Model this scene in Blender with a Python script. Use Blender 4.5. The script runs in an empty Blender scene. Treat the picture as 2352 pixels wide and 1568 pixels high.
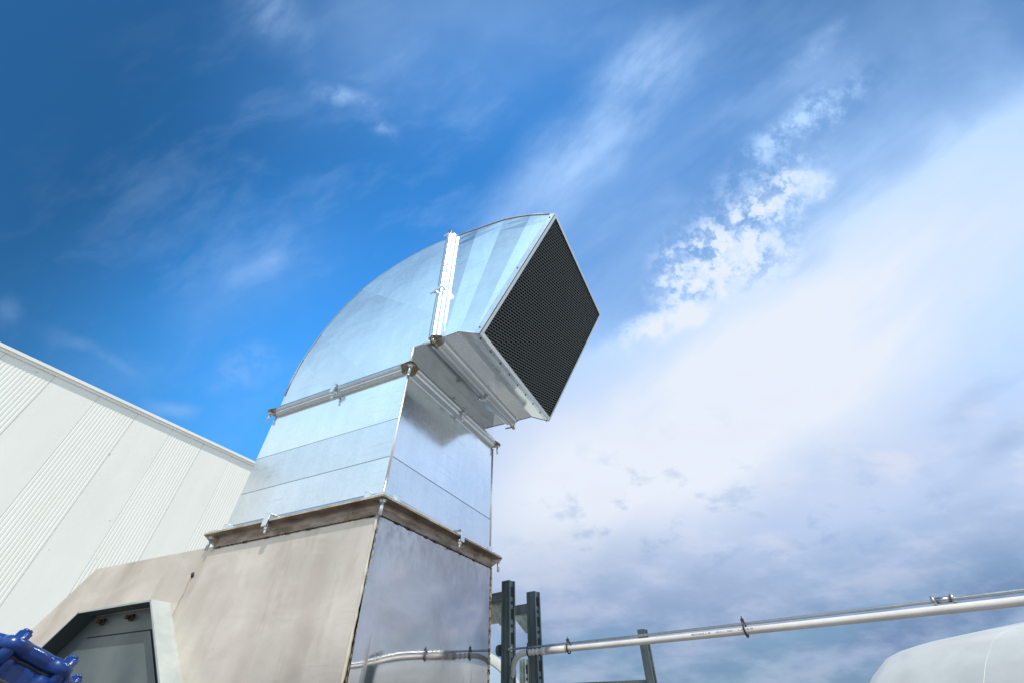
import bpy, bmesh, math, random
from mathutils import Vector, Matrix
random.seed(7)
sc = bpy.context.scene
S = 1.25            # one duct width in metres
GZ = 2.455          # the duct's lower joint stands this high above the ground
def V(x, y, z): return Vector((x*S, y*S, z*S + GZ))

# ------------------------------------------------------------------ camera
PIT, ROLL, YAW = math.radians(42.169), math.radians(-0.523), math.radians(25.604)
F = Vector((-math.sin(YAW)*math.cos(PIT), math.cos(YAW)*math.cos(PIT), math.sin(PIT)))
R0 = Vector((math.cos(YAW), math.sin(YAW), 0)); U0 = R0.cross(F)
R1 = math.cos(ROLL)*R0 + math.sin(ROLL)*U0
U1 = -math.sin(ROLL)*R0 + math.cos(ROLL)*U0
cd = bpy.data.cameras.new('camera'); cam = bpy.data.objects.new('camera', cd)
sc.collection.objects.link(cam); sc.camera = cam
cd.sensor_width = 36.0; cd.lens = 14.162; cd.clip_start = 0.02; cd.clip_end = 5000
m = Matrix.Identity(4)
for i in range(3):
    m[i][0] = R1[i]; m[i][1] = U1[i]; m[i][2] = -F[i]
m.translation = V(1.233, -1.295, -0.684)
cam.matrix_world = m

# ------------------------------------------------------------------ sun, sky
SUN = Vector((0.213, -0.474, 0.853)).normalized()
EL = math.asin(SUN.z); AZ = math.atan2(SUN.x, SUN.y)
sd = bpy.data.lights.new('sun', 'SUN'); so = bpy.data.objects.new('sun', sd)
sc.collection.objects.link(so)
sd.energy = 3.4; sd.angle = math.radians(0.5); sd.color = (1.0, 0.94, 0.86)
so.rotation_euler = SUN.to_track_quat('Z', 'Y').to_euler(); so.location = (0, 0, 30)
sc.view_settings.view_transform = 'Standard'; sc.view_settings.look = 'None'
sc.view_settings.gamma = 1; sc.view_settings.exposure = 0.6
w = bpy.data.worlds.new('World'); sc.world = w; w.use_nodes = True
NT = w.node_tree; NT.nodes.clear()

class X:
    """small node-expression helper"""
    def __init__(s, o, nt): s.o = o; s.nt = nt
    def _m(s, op, *a, clamp=False):
        n = s.nt.nodes.new('ShaderNodeMath'); n.operation = op; n.use_clamp = clamp
        for i, q in enumerate((s,) + a):
            if isinstance(q, X): s.nt.links.new(q.o, n.inputs[i])
            else: n.inputs[i].default_value = q
        return X(n.outputs[0], s.nt)
    def __add__(s, b): return s._m('ADD', b)
    def __radd__(s, b): return s._m('ADD', b)
    def __sub__(s, b): return s._m('SUBTRACT', b)
    def __rsub__(s, b): return s._m('MULTIPLY', -1.0)._m('ADD', b)
    def __mul__(s, b): return s._m('MULTIPLY', b)
    def __rmul__(s, b): return s._m('MULTIPLY', b)
    def __truediv__(s, b): return s._m('DIVIDE', b)
    def clamp(s): return s._m('ADD', 0.0, clamp=True)
    def max(s, b): return s._m('MAXIMUM', b)
    def min(s, b): return s._m('MINIMUM', b)
    def ss(s, a, b, c=0.0, d=1.0):
        n = s.nt.nodes.new('ShaderNodeMapRange'); n.interpolation_type = 'SMOOTHSTEP'
        s.nt.links.new(s.o, n.inputs[0])
        for i, q in enumerate((a, b, c, d)): n.inputs[i+1].default_value = q
        return X(n.outputs[0], s.nt)
def dot(nt, v, c):
    n = nt.nodes.new('ShaderNodeVectorMath'); n.operation = 'DOT_PRODUCT'
    nt.links.new(v.o, n.inputs[0]); n.inputs[1].default_value = c
    return X(n.outputs['Value'], nt)
def comb(nt, *a):
    n = nt.nodes.new('ShaderNodeCombineXYZ')
    for i, q in enumerate(a):
        if isinstance(q, X): nt.links.new(q.o, n.inputs[i])
        else: n.inputs[i].default_value = q
    return X(n.outputs[0], nt)
def noise(nt, v, scale, detail=4, rough=0.5, dist=0.0, lac=2.0):
    n = nt.nodes.new('ShaderNodeTexNoise'); n.noise_dimensions = '3D'
    if v is not None: nt.links.new(v.o, n.inputs['Vector'])
    n.inputs['Scale'].default_value = scale; n.inputs['Detail'].default_value = detail
    n.inputs['Roughness'].default_value = rough; n.inputs['Distortion'].default_value = dist
    n.inputs['Lacunarity'].default_value = lac
    return X(n.outputs['Fac'], nt)
def mapping(nt, v, loc=(0,0,0), rot=(0,0,0), scale=(1,1,1), kind='POINT'):
    n = nt.nodes.new('ShaderNodeMapping'); n.vector_type = kind
    nt.links.new(v.o, n.inputs[0]); n.inputs['Location'].default_value = loc
    n.inputs['Rotation'].default_value = rot; n.inputs['Scale'].default_value = scale
    return X(n.outputs[0], nt)
def mixc(nt, f, a, b, mode='MIX'):
    n = nt.nodes.new('ShaderNodeMix'); n.data_type = 'RGBA'; n.blend_type = mode; n.clamp_factor = True
    for i, q in ((0, f), (6, a), (7, b)):
        if isinstance(q, X): nt.links.new(q.o, n.inputs[i])
        elif i == 0: n.inputs[0].default_value = q
        else: n.inputs[i].default_value = (*q, 1)
    return X(n.outputs[2], nt)

tc = X(NT.nodes.new('ShaderNodeTexCoord').outputs['Generated'], NT)
sky = NT.nodes.new('ShaderNodeTexSky'); sky.sky_type = 'NISHITA'; sky.sun_disc = False
sky.sun_elevation = EL; sky.sun_rotation = AZ
sky.altitude = 200; sky.air_density = 1.0; sky.dust_density = 0.6; sky.ozone_density = 3.0
hs = NT.nodes.new('ShaderNodeHueSaturation'); NT.links.new(sky.outputs[0], hs.inputs['Color'])
hs.inputs['Saturation'].default_value = 1.3; hs.inputs['Value'].default_value = 1.0
blue = mixc(NT, 1.0, X(hs.outputs[0], NT), (0.68, 1.03, 1.05), 'MULTIPLY')
# cloud layout: measured in the tangent plane of one fixed compass direction (looking north-north-west, 42 deg up)
dz = dot(NT, tc, (0, 0, 1))
q = dot(NT, tc, tuple(F)); qm = q.max(0.12)
u = dot(NT, tc, tuple(R1))/qm; v = dot(NT, tc, tuple(U1))/qm
uv = comb(NT, u, v, 0.0)
wn = NT.nodes.new('ShaderNodeTexNoise'); NT.links.new(uv.o, wn.inputs['Vector'])
wn.inputs['Scale'].default_value = 3.2; wn.inputs['Detail'].default_value = 4
sub = NT.nodes.new('ShaderNodeVectorMath'); sub.operation = 'MULTIPLY_ADD'
NT.links.new(wn.outputs['Color'], sub.inputs[0]); sub.inputs[1].default_value = (0.16, 0.16, 0)
ad = NT.nodes.new('ShaderNodeVectorMath'); ad.operation = 'ADD'
NT.links.new(uv.o, ad.inputs[0]); ad.inputs[1].default_value = (-0.08, -0.08, 0)
NT.links.new(ad.outputs[0], sub.inputs[2]); wuv = X(sub.outputs[0], NT)
def blob(px, py, a, b, deg, inner=0.0, src=None):
    # centre and half axes given in thousandths-like units of the 2352-wide layout sheet
    n = mapping(NT, src or wuv, ((px-1176)/925, (784-py)/925, 0), (0, 0, math.radians(deg)), (a/925, b/925, 1), 'TEXTURE')
    l = NT.nodes.new('ShaderNodeVectorMath'); l.operation = 'LENGTH'; NT.links.new(n.o, l.inputs[0])
    return X(l.outputs['Value'], NT).ss(inner, 1.0, 1.0, 0.0)
def streak(deg, sx, sy, scale, detail, rough=.5, src=None):
    r = mapping(NT, src or uv, rot=(0, 0, math.radians(-deg)))
    r = mapping(NT, r, scale=(sx, sy, 1))
    return noise(NT, r, scale, detail, rough)
st = streak(40, .55, 2.3, 3.0, 7, .55).ss(.3, .72)          # long wisps
st2 = streak(50, .6, 1.5, 7.0, 8, .6).ss(.32, .7)
puf = noise(NT, uv, 15.0, 10, .66).ss(.40, .64)
puf2 = noise(NT, mapping(NT, uv, loc=(3, 2, 0)), 26.0, 8, .62).ss(.44, .62)
wisp = streak(25, .7, 1.5, 3.4, 9, .62, wuv).ss(.45, .72)               # small cumulus lumps
sft = noise(NT, uv, 3.0, 6, .5).ss(.3, .7)
low = streak(12, .5, 2.4, 4.0, 7, .55).ss(.3, .7)
# clear sky: brighter, paler air low in the west and around the view, deepest blue overhead in the west
glow = blob(720, 900, 900, 620, 0, 0, uv)*1.3 + blob(1250, 500, 1150, 820, 0, 0, uv)*1.0 + blob(1150, 100, 900, 500, 0, 0, uv)*.2 + blob(2250, 250, 800, 600, 0, 0, uv)*.4
gm = NT.nodes.new('ShaderNodeVectorMath'); gm.operation = 'SCALE'
NT.links.new(blue.o, gm.inputs[0]); NT.links.new((glow + .66).o, gm.inputs['Scale']); blue = X(gm.outputs[0], NT)
# thin cirrus
ci  = blob(1400, 270, 480, 140, 43)*(.35 + .65*st2)*.52
ci += blob(1270, 430, 330, 120, 42)*(.5 + .5*st)*.46
ci += blob(1480, 130, 230, 110, 35)*(.3 + .7*st2)*.30
ci += blob(1330, 520, 420, 230, 25)*(.5 + .5*st)*.28
ci += blob(1720, 160, 620, 300, 30)*(.4 + .6*st)*.30
ci += blob(2250, 120, 620, 420, 20)*(.6 + .4*sft)*.40 + wisp*blob(2000, 250, 700, 400, 30)*.15
ci += blob(1150, 0, 800, 260, 0)*(.6 + .4*sft)*.16
ci += blob(620, 20, 180, 120, -60)*(.2 + .8*st2)*.34
ci += blob(790, 215, 130, 42, -12)*(.25 + .75*puf)*.40
ci += blob(860, 290, 80, 40, -35)*(.1 + .9*puf)*.32
ci += wisp*blob(900, 450, 1300, 800, 20)*.20
ci += blob(1000, 130, 560, 280, 10)*(.4 + .6*sft)*.18
ci += blob(600, 620, 120, 45, 25)*(.5 + .5*sft)*.24
ci += blob(590, 640, 320, 200, 30)*sft*.14
ci += blob(210, 810, 170, 30, -24)*(.3 + .7*st2)*.16
ci += blob(400, 922, 95, 30, 0)*(.6 + .4*sft)*.26
ci += blob(560, 850, 110, 60, 15)*(.3 + .7*puf)*.26
ci += blob(15, 715, 60, 40, 0)*(.5 + .5*puf)*.14
ci += blob(1870, 110, 160, 40, 45)*(.3+.7*puf)*.22
ci += blob(1820, 310, 290, 75, 36)*(.1 + .9*puf)*.75
ci += blob(1980, 330, 330, 110, 38)*(.5 + .5*st)*.25
ci += blob(1620, 600, 800, 420, 35)*(.7 + .3*st)*.30
ci += blob(1400, 880, 560, 420, 35)*(.7 + .3*st)*.40
ci += blob(1950, 480, 520, 230, 33)*(.7 + .3*st)*.40
# lit cumulus lumps on the leading edge
cu  = blob(1560, 735, 170, 62, 14, .1)*(.15 + 1.0*puf)
cu += blob(1590, 728, 95, 50, 8, .0)*.6
cu += blob(1680, 560, 280, 150, 42)*(.04 + .5*puf + .62*puf2)
cu += blob(1640, 620, 210, 120, 20)*(.06 + .4*puf + .7*puf2)*.8
cu += blob(1470, 770, 110, 60, 20)*(puf2*.7 + puf*.3)*.7
cu += blob(1780, 440, 190, 60, 35)*puf2*.5
cu += blob(1868, 432, 70, 54, 0, .1)*(.3 + .75*puf)
cu += blob(1800, 470, 110, 40, 20)*puf*.5
# broad white bank and the veil under it
bk  = blob(1980, 790, 1150, 410, 36, .05)*(.72 + .28*st)*1.25
bk += blob(1620, 1010, 620, 360, 32, .1)*(.8 + .2*sft)*1.0
bk += blob(1230, 1180, 330, 280, 30, .1)*(.8 + .2*sft)*.7
bk += blob(2330, 400, 560, 300, 38)*(.55 + .45*st)*.62
veil = v.ss(.15, -.28)*u.ss(-.30, .02)*(.8 + .2*low)
bk += blob(2750, 650, 700, 760, 0, .2, uv)*.9
gap = blob(2150, 960, 360, 75, 25)*.30 + blob(2300, 1010, 300, 55, 25)*.2 + blob(1430, 1090, 150, 70, 40)*(1.0-puf*.6)*.22 + blob(1560, 1150, 180, 60, 20)*(1.0-puf)*.2
# everything behind the observer: unseen haze, brightened to light duct and wall, whiter towards the horizon
pl = comb(NT, dot(NT, tc, (1, 0, 0)), dot(NT, tc, (0, 1, 0)), dz*2.2)
gen = noise(NT, pl, 2.3, 7, .55).ss(.34, .72)
back = q.ss(.52, .24)
a_back = back*(dz.ss(.85, .02, .94, .98) + gen*.12)
alpha = (ci + cu + bk + veil - gap).clamp()
alpha = alpha.max(a_back.clamp())
# brightness of the cloud: thick lit parts white, thin veil bluish, low far deck grey-blue
lit = (cu*.9 + blob(1640, 940, 820, 310, 34, .0)*(.72 + .35*st) + blob(2030, 700, 950, 330, 36, .1)*(.45 + .35*st) + blob(1250, 1130, 380, 260, 30)*.7 + blob(2800, 650, 620, 600, 0, .1, uv)*.45 + blob(1800, 1050, 800, 260, 20)*.35*sft).clamp()
deck = (v.ss(-.36, -.84)*u.ss(-.4, .1) + blob(2420, 1330, 700, 300, 10)*.5).clamp()*(q.ss(.1, .4))
mott = noise(NT, mapping(NT, uv, scale=(1.0, 2.2, 1), rot=(0, 0, -.15)), 4.5, 9, .6)
mott2 = noise(NT, mapping(NT, uv, scale=(1.0, 1.5, 1), rot=(0, 0, -.3)), 9.0, 8, .6).ss(.52, .68)
ccol = mixc(NT, lit, mixc(NT, v.ss(.12, -.35), (3.2, 4.8, 7.3), (3.5, 4.3, 5.9)), (5.35, 5.75, 6.45))
patch = (blob(1450, 1180, 460, 250, 20)*1.0 + blob(1950, 1200, 650, 200, 10)*.8).clamp()
ccol = mixc(NT, patch*mott2*.6, ccol, (2.2, 3.2, 5.0))
ccol = mixc(NT, v.ss(.05, -.35)*mott.ss(.5, .68)*.45, ccol, (5.2, 5.3, 6.0))
dk = mixc(NT, mott.ss(.36, .66), (1.1, 1.75, 3.0), (2.35, 2.9, 4.2))
ccol = mixc(NT, deck*.95, ccol, dk)
ccol = mixc(NT, back, ccol, mixc(NT, dz.ss(.05, .72), (5.7, 5.9, 6.0), (4.4, 6.8, 8.9)))
final = mixc(NT, alpha, blue, ccol)
bg = NT.nodes.new('ShaderNodeBackground'); NT.links.new(final.o, bg.inputs[0]); bg.inputs[1].default_value = 0.1
wo = NT.nodes.new('ShaderNodeOutputWorld'); NT.links.new(bg.outputs[0], wo.inputs[0])

# ------------------------------------------------------------------ object helpers
def tag(o, label=None, cat=None, group=None, kind=None):
    for k, x in (('label', label), ('category', cat), ('group', group), ('kind', kind)):
        if x: o[k] = x
    return o
def empty(name, loc, label, cat, group=None):
    o = bpy.data.objects.new(name, None); sc.collection.objects.link(o); o.location = loc
    o.empty_display_size = .1
    return tag(o, label, cat, group)
class MB:
    """collects polygons in duct units, builds one mesh"""
    def __init__(s): s.v = []; s.f = []; s.mi = []; s.sm = []
    def poly(s, pts, mi=0, sm=False):
        b = len(s.v); s.v += [tuple(p) for p in pts]; s.f.append(tuple(range(b, b+len(pts)))); s.mi.append(mi); s.sm.append(sm)
    def box(s, x0, x1, y0, y1, z0, z1, mi=0):
        s.hexa([(x0,y0,z0),(x1,y0,z0),(x1,y1,z0),(x0,y1,z0),(x0,y0,z1),(x1,y0,z1),(x1,y1,z1),(x0,y1,z1)], mi)
    def hexa(s, p, mi=0):
        b = len(s.v); s.v += [tuple(q) for q in p]
        for f in ((0,3,2,1),(4,5,6,7),(0,1,5,4),(1,2,6,5),(2,3,7,6),(3,0,4,7)):
            s.f.append(tuple(b+i for i in f)); s.mi.append(mi); s.sm.append(False)
    def obox(s, c, ax, ay, az, hx, hy, hz, mi=0):
        c = Vector(c); ax = Vector(ax).normalized(); ay = Vector(ay).normalized(); az = Vector(az).normalized()
        s.hexa([c + ax*a*hx + ay*b*hy + az*d*hz for d in (-1,1) for a, b in ((-1,-1),(1,-1),(1,1),(-1,1))], mi)
    def bar(s, p, q, wd, h, up=(0,0,1), mi=0):
        p = Vector(p); q = Vector(q); d = (q-p).normalized(); n = d.cross(Vector(up)).normalized(); t = n.cross(d)
        s.obox((p+q)/2, d, n, t, (q-p).length/2, wd/2, h/2, mi)
    def tube(s, pts, r, n=12, mi=0, caps=True, rr=None):
        pts = [Vector(p) for p in pts]; rings = []
        prev = None
        for i, p in enumerate(pts):
            d = (pts[min(i+1, len(pts)-1)] - pts[max(i-1, 0)]).normalized()
            if prev is None:
                a = d.cross(Vector((0,0,1)))
                if a.length < .1: a = d.cross(Vector((1,0,0)))
            else: a = prev - d*prev.dot(d)
            a.normalize(); prev = a; b = d.cross(a)
            ra = rr[i] if rr else r
            rings.append(len(s.v))
            s.v += [tuple(p + (a*math.cos(2*math.pi*k/n) + b*math.sin(2*math.pi*k/n))*ra) for k in range(n)]
        for i in range(len(rings)-1):
            for k in range(n):
                k2 = (k+1) % n
                s.f.append((rings[i]+k, rings[i]+k2, rings[i+1]+k2, rings[i+1]+k)); s.mi.append(mi); s.sm.append(True)
        if caps:
            s.f.append(tuple(rings[0]+k for k in range(n))[::-1]); s.mi.append(mi); s.sm.append(False)
            s.f.append(tuple(rings[-1]+k for k in range(n))); s.mi.append(mi); s.sm.append(False)
    def sweep(s, path, prof, closed=False, mi=0, sm=False):
        """path: list of functions o,n -> point; prof: list of (o,n)"""
        rings = []
        for fn in path:
            rings.append(len(s.v)); s.v += [tuple(fn(o, n)) for o, n in prof]
        m_ = len(prof)
        for i in range(len(rings)-1 + (1 if closed else 0)):
            a, b = rings[i], rings[(i+1) % len(rings)]
            for k in range(m_-1):
                s.f.append((a+k, a+k+1, b+k+1, b+k)); s.mi.append(mi); s.sm.append(sm)
        if not closed:
            s.f.append(tuple(rings[0]+k for k in range(m_))); s.mi.append(mi); s.sm.append(False)
            s.f.append(tuple(rings[-1]+k for k in range(m_))[::-1]); s.mi.append(mi); s.sm.append(False)
    def build(s, name, mats, parent=None, bevel=0, label=None, recalc=True, origin=None):
        me = bpy.data.meshes.new(name)
        me.from_pydata([tuple(V(*p)) for p in s.v], [], s.f)
        if not isinstance(mats, (list, tuple)): mats = [mats]
        for m_ in mats: me.materials.append(m_)
        for p, i, sm in zip(me.polygons, s.mi, s.sm): p.material_index = i; p.use_smooth = sm
        if recalc:
            bm = bmesh.new(); bm.from_mesh(me)
            bmesh.ops.remove_doubles(bm, verts=bm.verts, dist=1e-5)
            bmesh.ops.recalc_face_normals(bm, faces=bm.faces); bm.to_mesh(me); bm.free()
        o = bpy.data.objects.new(name, me); sc.collection.objects.link(o)
        if parent:
            o.parent = parent; o.matrix_parent_inverse = Matrix.Translation(-parent.location)
        if bevel:
            b = o.modifiers.new('bevel', 'BEVEL'); b.width = bevel; b.segments = 2; b.limit_method = 'ANGLE'; b.angle_limit = .6
        if label: o['label'] = label
        return o

# ------------------------------------------------------------------ materials
def mat(name, base=(.8,.8,.8), rough=.5, metal=0.0, spec=None):
    m_ = bpy.data.materials.new(name); m_.use_nodes = True
    b = m_.node_tree.nodes['Principled BSDF']
    b.inputs['Base Color'].default_value = (*base, 1); b.inputs['Roughness'].default_value = rough
    b.inputs['Metallic'].default_value = metal
    if spec is not None: b.inputs['Specular IOR Level'].default_value = spec
    return m_, m_.node_tree, b
def objco(nt): return X(nt.nodes.new('ShaderNodeTexCoord').outputs['Object'], nt)
def bump(nt, b, h, strength=.2, dist=.01):
    n = nt.nodes.new('ShaderNodeBump'); n.inputs['Strength'].default_value = strength; n.inputs['Distance'].default_value = dist
    nt.links.new(h.o, n.inputs['Height']); nt.links.new(n.outputs[0], b.inputs['Normal'])
def link(nt, x, sock): nt.links.new(x.o, sock)

def galvanised(name, tone=1.0, rough=.34, seed=0.0, warm=0.0):
    m_, nt, b = mat(name, metal=1.0)
    c = objco(nt)
    c1 = mapping(nt, c, loc=(seed, seed*2, 0))
    vor = nt.nodes.new('ShaderNodeTexVoronoi'); vor.inputs['Scale'].default_value = 75
    nt.links.new(mapping(nt, c1, scale=(1,1,.8)).o, vor.inputs['Vector'])
    sp = nt.nodes.new('ShaderNodeSeparateColor'); nt.links.new(vor.outputs['Color'], sp.inputs[0])
    spg = X(sp.outputs[0], nt)
    big = noise(nt, c1, 1.6, 5, .55); mid = noise(nt, mapping(nt, c1, scale=(3, 3, .7)), 4.0, 6, .6)
    t = tone
    f = (big.ss(.3, .7)*.55 + spg*.34 + mid.ss(.35, .7)*.27)
    col = mixc(nt, f, (.64*t+warm, .69*t, .72*t-warm), (.80*t+warm, .835*t, .86*t-warm))
    link(nt, col, b.inputs['Base Color'])
    link(nt, (big*.08 + spg*.05 + (rough-.06)), b.inputs['Roughness'])
    scr = noise(nt, mapping(nt, c1, rot=(.2, .25, .1), scale=(1.5, 1.5, 34)), 2.2, 4, .6).ss(.56, .66)*noise(nt, c1, 2.7, 3, .5).ss(.45, .62)
    col = mixc(nt, scr*.22, col, (.42, .47, .52)); link(nt, col, b.inputs['Base Color'])
    col = mixc(nt, noise(nt, c1, 19, 3, .7).ss(.70, .76)*.4, col, (.95, .97, .97)); link(nt, col, b.inputs['Base Color'])
    h = noise(nt, c1, 1.6, 3, .5)*.8 + noise(nt, mapping(nt, c1, scale=(1, 1, 3)), 4.0, 3, .5)*.03 + noise(nt, c1, 160, 2, .5)*.004
    bump(nt, b, h, .13, .05)
    return m_
M = {}
M['galv'] = galvanised('galvanised_sheet', 1.06, .15, 0)
M['galv2'] = galvanised('galvanised_sheet_pale', 1.17, .16, 3.1)
M['galv3'] = galvanised('galvanised_sheet_grey', 1.0, .14, 5.7)
M['galv_profile'] = galvanised('galvanised_profile', .88, .30, 1.3)
M['zinc'] = galvanised('zinc_hardware', 1.05, .25, 2.2)
M['seam'], _, _ = mat('grey_lap_edge', (.42,.46,.49), .5, .5)
M['bright'], _, _ = mat('bright_folded_edge', (.88,.88,.88), .35, .85)
M['rodzinc'] = galvanised('dull_zinc_rod', .55, .35, 4.2)
M['tarnish'], nt, b = mat('yellowed_zinc', (.5,.40,.24), .4, .9)
c = objco(nt); link(nt, mixc(nt, noise(nt, c, 30, 4, .6).ss(.35,.65), (.32,.24,.13), (.62,.55,.40)), b.inputs['Base Color'])
M['outlet_shade'], _, _ = mat('painted_outlet_shade', (.018,.018,.018), .8)
M['wire'], nt, b = mat('mesh_wire', (.12,.135,.135), .5, .3)

# brushed, stained stainless plate
def stainless(name, dark, light, rlo, rhi, metal, scratch=.25, vert_streak=True):
    m_, nt, b = mat(name, metal=metal)
    c = objco(nt)
    clouds = noise(nt, c, 1.8, 6, .6, .4)
    str_ = noise(nt, mapping(nt, c, rot=(0, .32, 0), scale=(9, 9, .8)), 1.6, 6, .62)
    fine = noise(nt, mapping(nt, c, scale=(2, 2, 60)), 3.0, 3, .6)
    smear = noise(nt, mapping(nt, c, loc=(3, 1, 7), rot=(0, .5, 0), scale=(1.2, 1.2, 3.5)), 1.5, 5, .65, 1.2)
    f = clouds.ss(.3, .7)*.6 + str_.ss(.35, .7)*.12 + smear.ss(.4, .65)*.28
    col = mixc(nt, f, dark, light)
    stain = noise(nt, mapping(nt, c, loc=(5, 2, 1), rot=(0, .25, 0), scale=(3.2, 3.2, .9)), 1.7, 7, .65).ss(.55, .72)
    col = mixc(nt, stain*.32, col, (.40, .30, .21))
    sx = nt.nodes.new('ShaderNodeSeparateXYZ'); nt.links.new(c.o, sx.inputs[0]); px_, pz_ = X(sx.outputs[0], nt), X(sx.outputs[2], nt)
    wob = noise(nt, mapping(nt, c, scale=(2, 2, 5)), 3.0, 3, .5)*.05
    for x0_, z0_, z1_, wd_, am_ in ((-1.33, 2.18, 1.80, .012, .55), (-1.31, 2.28, 1.4, .05, .16), (-.28, 2.25, 1.2, .10, .16), (-.62, 2.3, 1.3, .07, .12), (-1.62, 2.2, 1.5, .05, .14)):
        dd = (px_ - (x0_ + .025) + wob); ad_ = dd._m('ABSOLUTE').ss(0.0, wd_, 1.0, 0.0)
        mm = ad_*pz_.ss(z1_, z1_+.25)*pz_.ss(z0_+.04, z0_)
        col = mixc(nt, mm*am_*(.4 + .9*str_), col, (.27, .18, .11))
    hz = noise(nt, mapping(nt, c, scale=(1.2, 1, 26)), 2.0, 4, .6).ss(.55, .66)*px_.ss(-.40, -.02)*noise(nt, c, 2.2, 2, .5).ss(.45, .6)
    col = mixc(nt, hz*.22, col, (.42, .33, .26))
    spots = noise(nt, c, 26, 3, .7).ss(.70, .78)
    col = mixc(nt, spots*.5, col, (.16, .10, .06))
    link(nt, col, b.inputs['Base Color'])
    link(nt, clouds.ss(.25, .75, rlo, rhi) + stain*.1, b.inputs['Roughness'])
    bump(nt, b, clouds*.5 + fine*.03, scratch, .02)
    return m_, nt, b
M['plate'], _, _ = stainless('weathered_stainless_plate', (.54,.475,.415), (.78,.705,.635), .34, .52, .72)
M['mirror'], nt, b = mat('polished_stainless_plate', (.6,.6,.62), .05, 1.0)
c = objco(nt)
cl = noise(nt, mapping(nt, c, loc=(2, 3, 1)), 2.4, 7, .6, .6); haze_ = noise(nt, mapping(nt, c, scale=(1, 1.4, .8)), 4, 7, .65, .3).ss(.5, .8)
top = X(nt.nodes.new('ShaderNodeSeparateXYZ').outputs[2], nt)
nt.links.new(c.o, top.o.node.inputs[0])
grime = top.ss(2.02, 2.33)*(.25 + .75*noise(nt, mapping(nt, c, scale=(1, 4, 2.5)), 5, 6, .65).ss(.35, .7))
run = noise(nt, mapping(nt, c, loc=(0, .13, 0), rot=(.06, 0, 0), scale=(1, 22, .35)), 1.0, 4, .6).ss(.60, .68)
runm = run*noise(nt, mapping(nt, c, loc=(4, 0, 2)), 2.0, 3, .5).ss(.45, .6)
col = mixc(nt, cl.ss(.3, .7), (.45,.44,.44), (.63,.61,.605))
col = mixc(nt, grime*.75, col, (.34,.29,.28)); col = mixc(nt, haze_*.35, col, (.42,.36,.32)); col = mixc(nt, runm*.85, col, (.24,.17,.11))
link(nt, col, b.inputs['Base Color'])
link(nt, haze_*.10 + .045 + grime*.16 + runm*.3, b.inputs['Roughness'])
bump(nt, b, noise(nt, c, 1.7, 3, .5), .05, .02)
M['angle'], nt, b = mat('browned_steel_angle', metal=.75, rough=.42)
c = objco(nt)
f = noise(nt, mapping(nt, c, scale=(1, 1, 4)), 6, 7, .65)
col = mixc(nt, f.ss(.3, .7), (.18,.13,.095), (.40,.335,.28))
col = mixc(nt, noise(nt, mapping(nt, c, loc=(3, 3, 3)), 9, 5, .7).ss(.56, .70), col, (.19,.09,.03))
link(nt, col, b.inputs['Base Color']); bump(nt, b, f, .25, .01)
M['rustband'], nt, b = mat('rust_edge', rough=.75, metal=.1)
c = objco(nt); link(nt, mixc(nt, noise(nt, c, 14, 5, .7).ss(.35, .65), (.30,.22,.11), (.46,.42,.36)), b.inputs['Base Color'])
M['weld'], nt, b = mat('weld_seam', rough=.6, metal=.4)
c = objco(nt); link(nt, mixc(nt, noise(nt, c, 40, 4, .7).ss(.35, .65), (.025,.018,.014), (.16,.10,.06)), b.inputs['Base Color'])
M['weld_gold'], nt, b = mat('bronzed_weld', rough=.45, metal=.7)
c = objco(nt); link(nt, mixc(nt, noise(nt, c, 45, 4, .7).ss(.4, .6), (.12,.07,.03), (.62,.50,.33)), b.inputs['Base Color'])
M['cream'], _, _ = mat('ground_weld_edge', (.55,.50,.43), .5, .4)
M['hatch'], nt, b = mat('hatch_plate', rough=.38, metal=.3)
c = objco(nt); link(nt, mixc(nt, noise(nt, c, 2.5, 6, .6, .8).ss(.3,.7), (.065,.092,.10), (.12,.145,.15)), b.inputs['Base Color'])
M['hole'], _, _ = mat('black_gap', (.01,.01,.01), .8)
M['frame_shade'], _, _ = mat('painted_frame_shade', (.035,.05,.055), .5)
M['frame'], nt, b = mat('dull_frame_steel', rough=.55, metal=.2)
c = objco(nt); link(nt, mixc(nt, noise(nt, mapping(nt, c, scale=(2,2,.6)), 3, 6, .6).ss(.3,.7), (.27,.31,.30), (.37,.41,.40)), b.inputs['Base Color'])
M['rust'], nt, b = mat('rusty_bolt', rough=.75, metal=.3)
c = objco(nt); link(nt, mixc(nt, noise(nt, c, 60, 4, .7).ss(.35,.65), (.035,.022,.016), (.14,.075,.045)), b.inputs['Base Color'])

def cladding(name):
    m_, nt, b = mat(name, rough=.42, spec=.35)
    c = objco(nt)
    dirt = noise(nt, mapping(nt, c, scale=(1, 2.5, .5)), 1.2, 6, .6)
    col = mixc(nt, dirt.ss(.3, .75), (.87,.86,.78), (.915,.90,.825))
    sp = noise(nt, c, 7, 2, .5).ss(.745, .77); col = mixc(nt, sp*.5, col, (.35,.33,.3))
    link(nt, col, b.inputs['Base Color']); bump(nt, b, noise(nt, c, .8, 2, .4), .15, .03)
    return m_
M['clad'] = cladding('white_cladding')
M['coping'], nt, b = mat('cream_coping', (.86,.84,.78), .35)
c = objco(nt); link(nt, mixc(nt, noise(nt, c, 1.5, 5, .6).ss(.3,.7), (.86,.85,.79), (.92,.905,.85)), b.inputs['Base Color'])
M['strut'], nt, b = mat('painted_strut_steel', rough=.38, metal=.55)
c = objco(nt); link(nt, mixc(nt, noise(nt, mapping(nt, c, scale=(1,1,.3)), 9, 6, .65).ss(.3,.7), (.075,.11,.125), (.16,.20,.21)), b.inputs['Base Color'])
M['slot'], _, _ = mat('slot_shadow', (.02,.022,.025), .9)
M['brk'], nt, b = mat('zinc_bracket', (.42,.47,.45), .4, .7)
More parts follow.
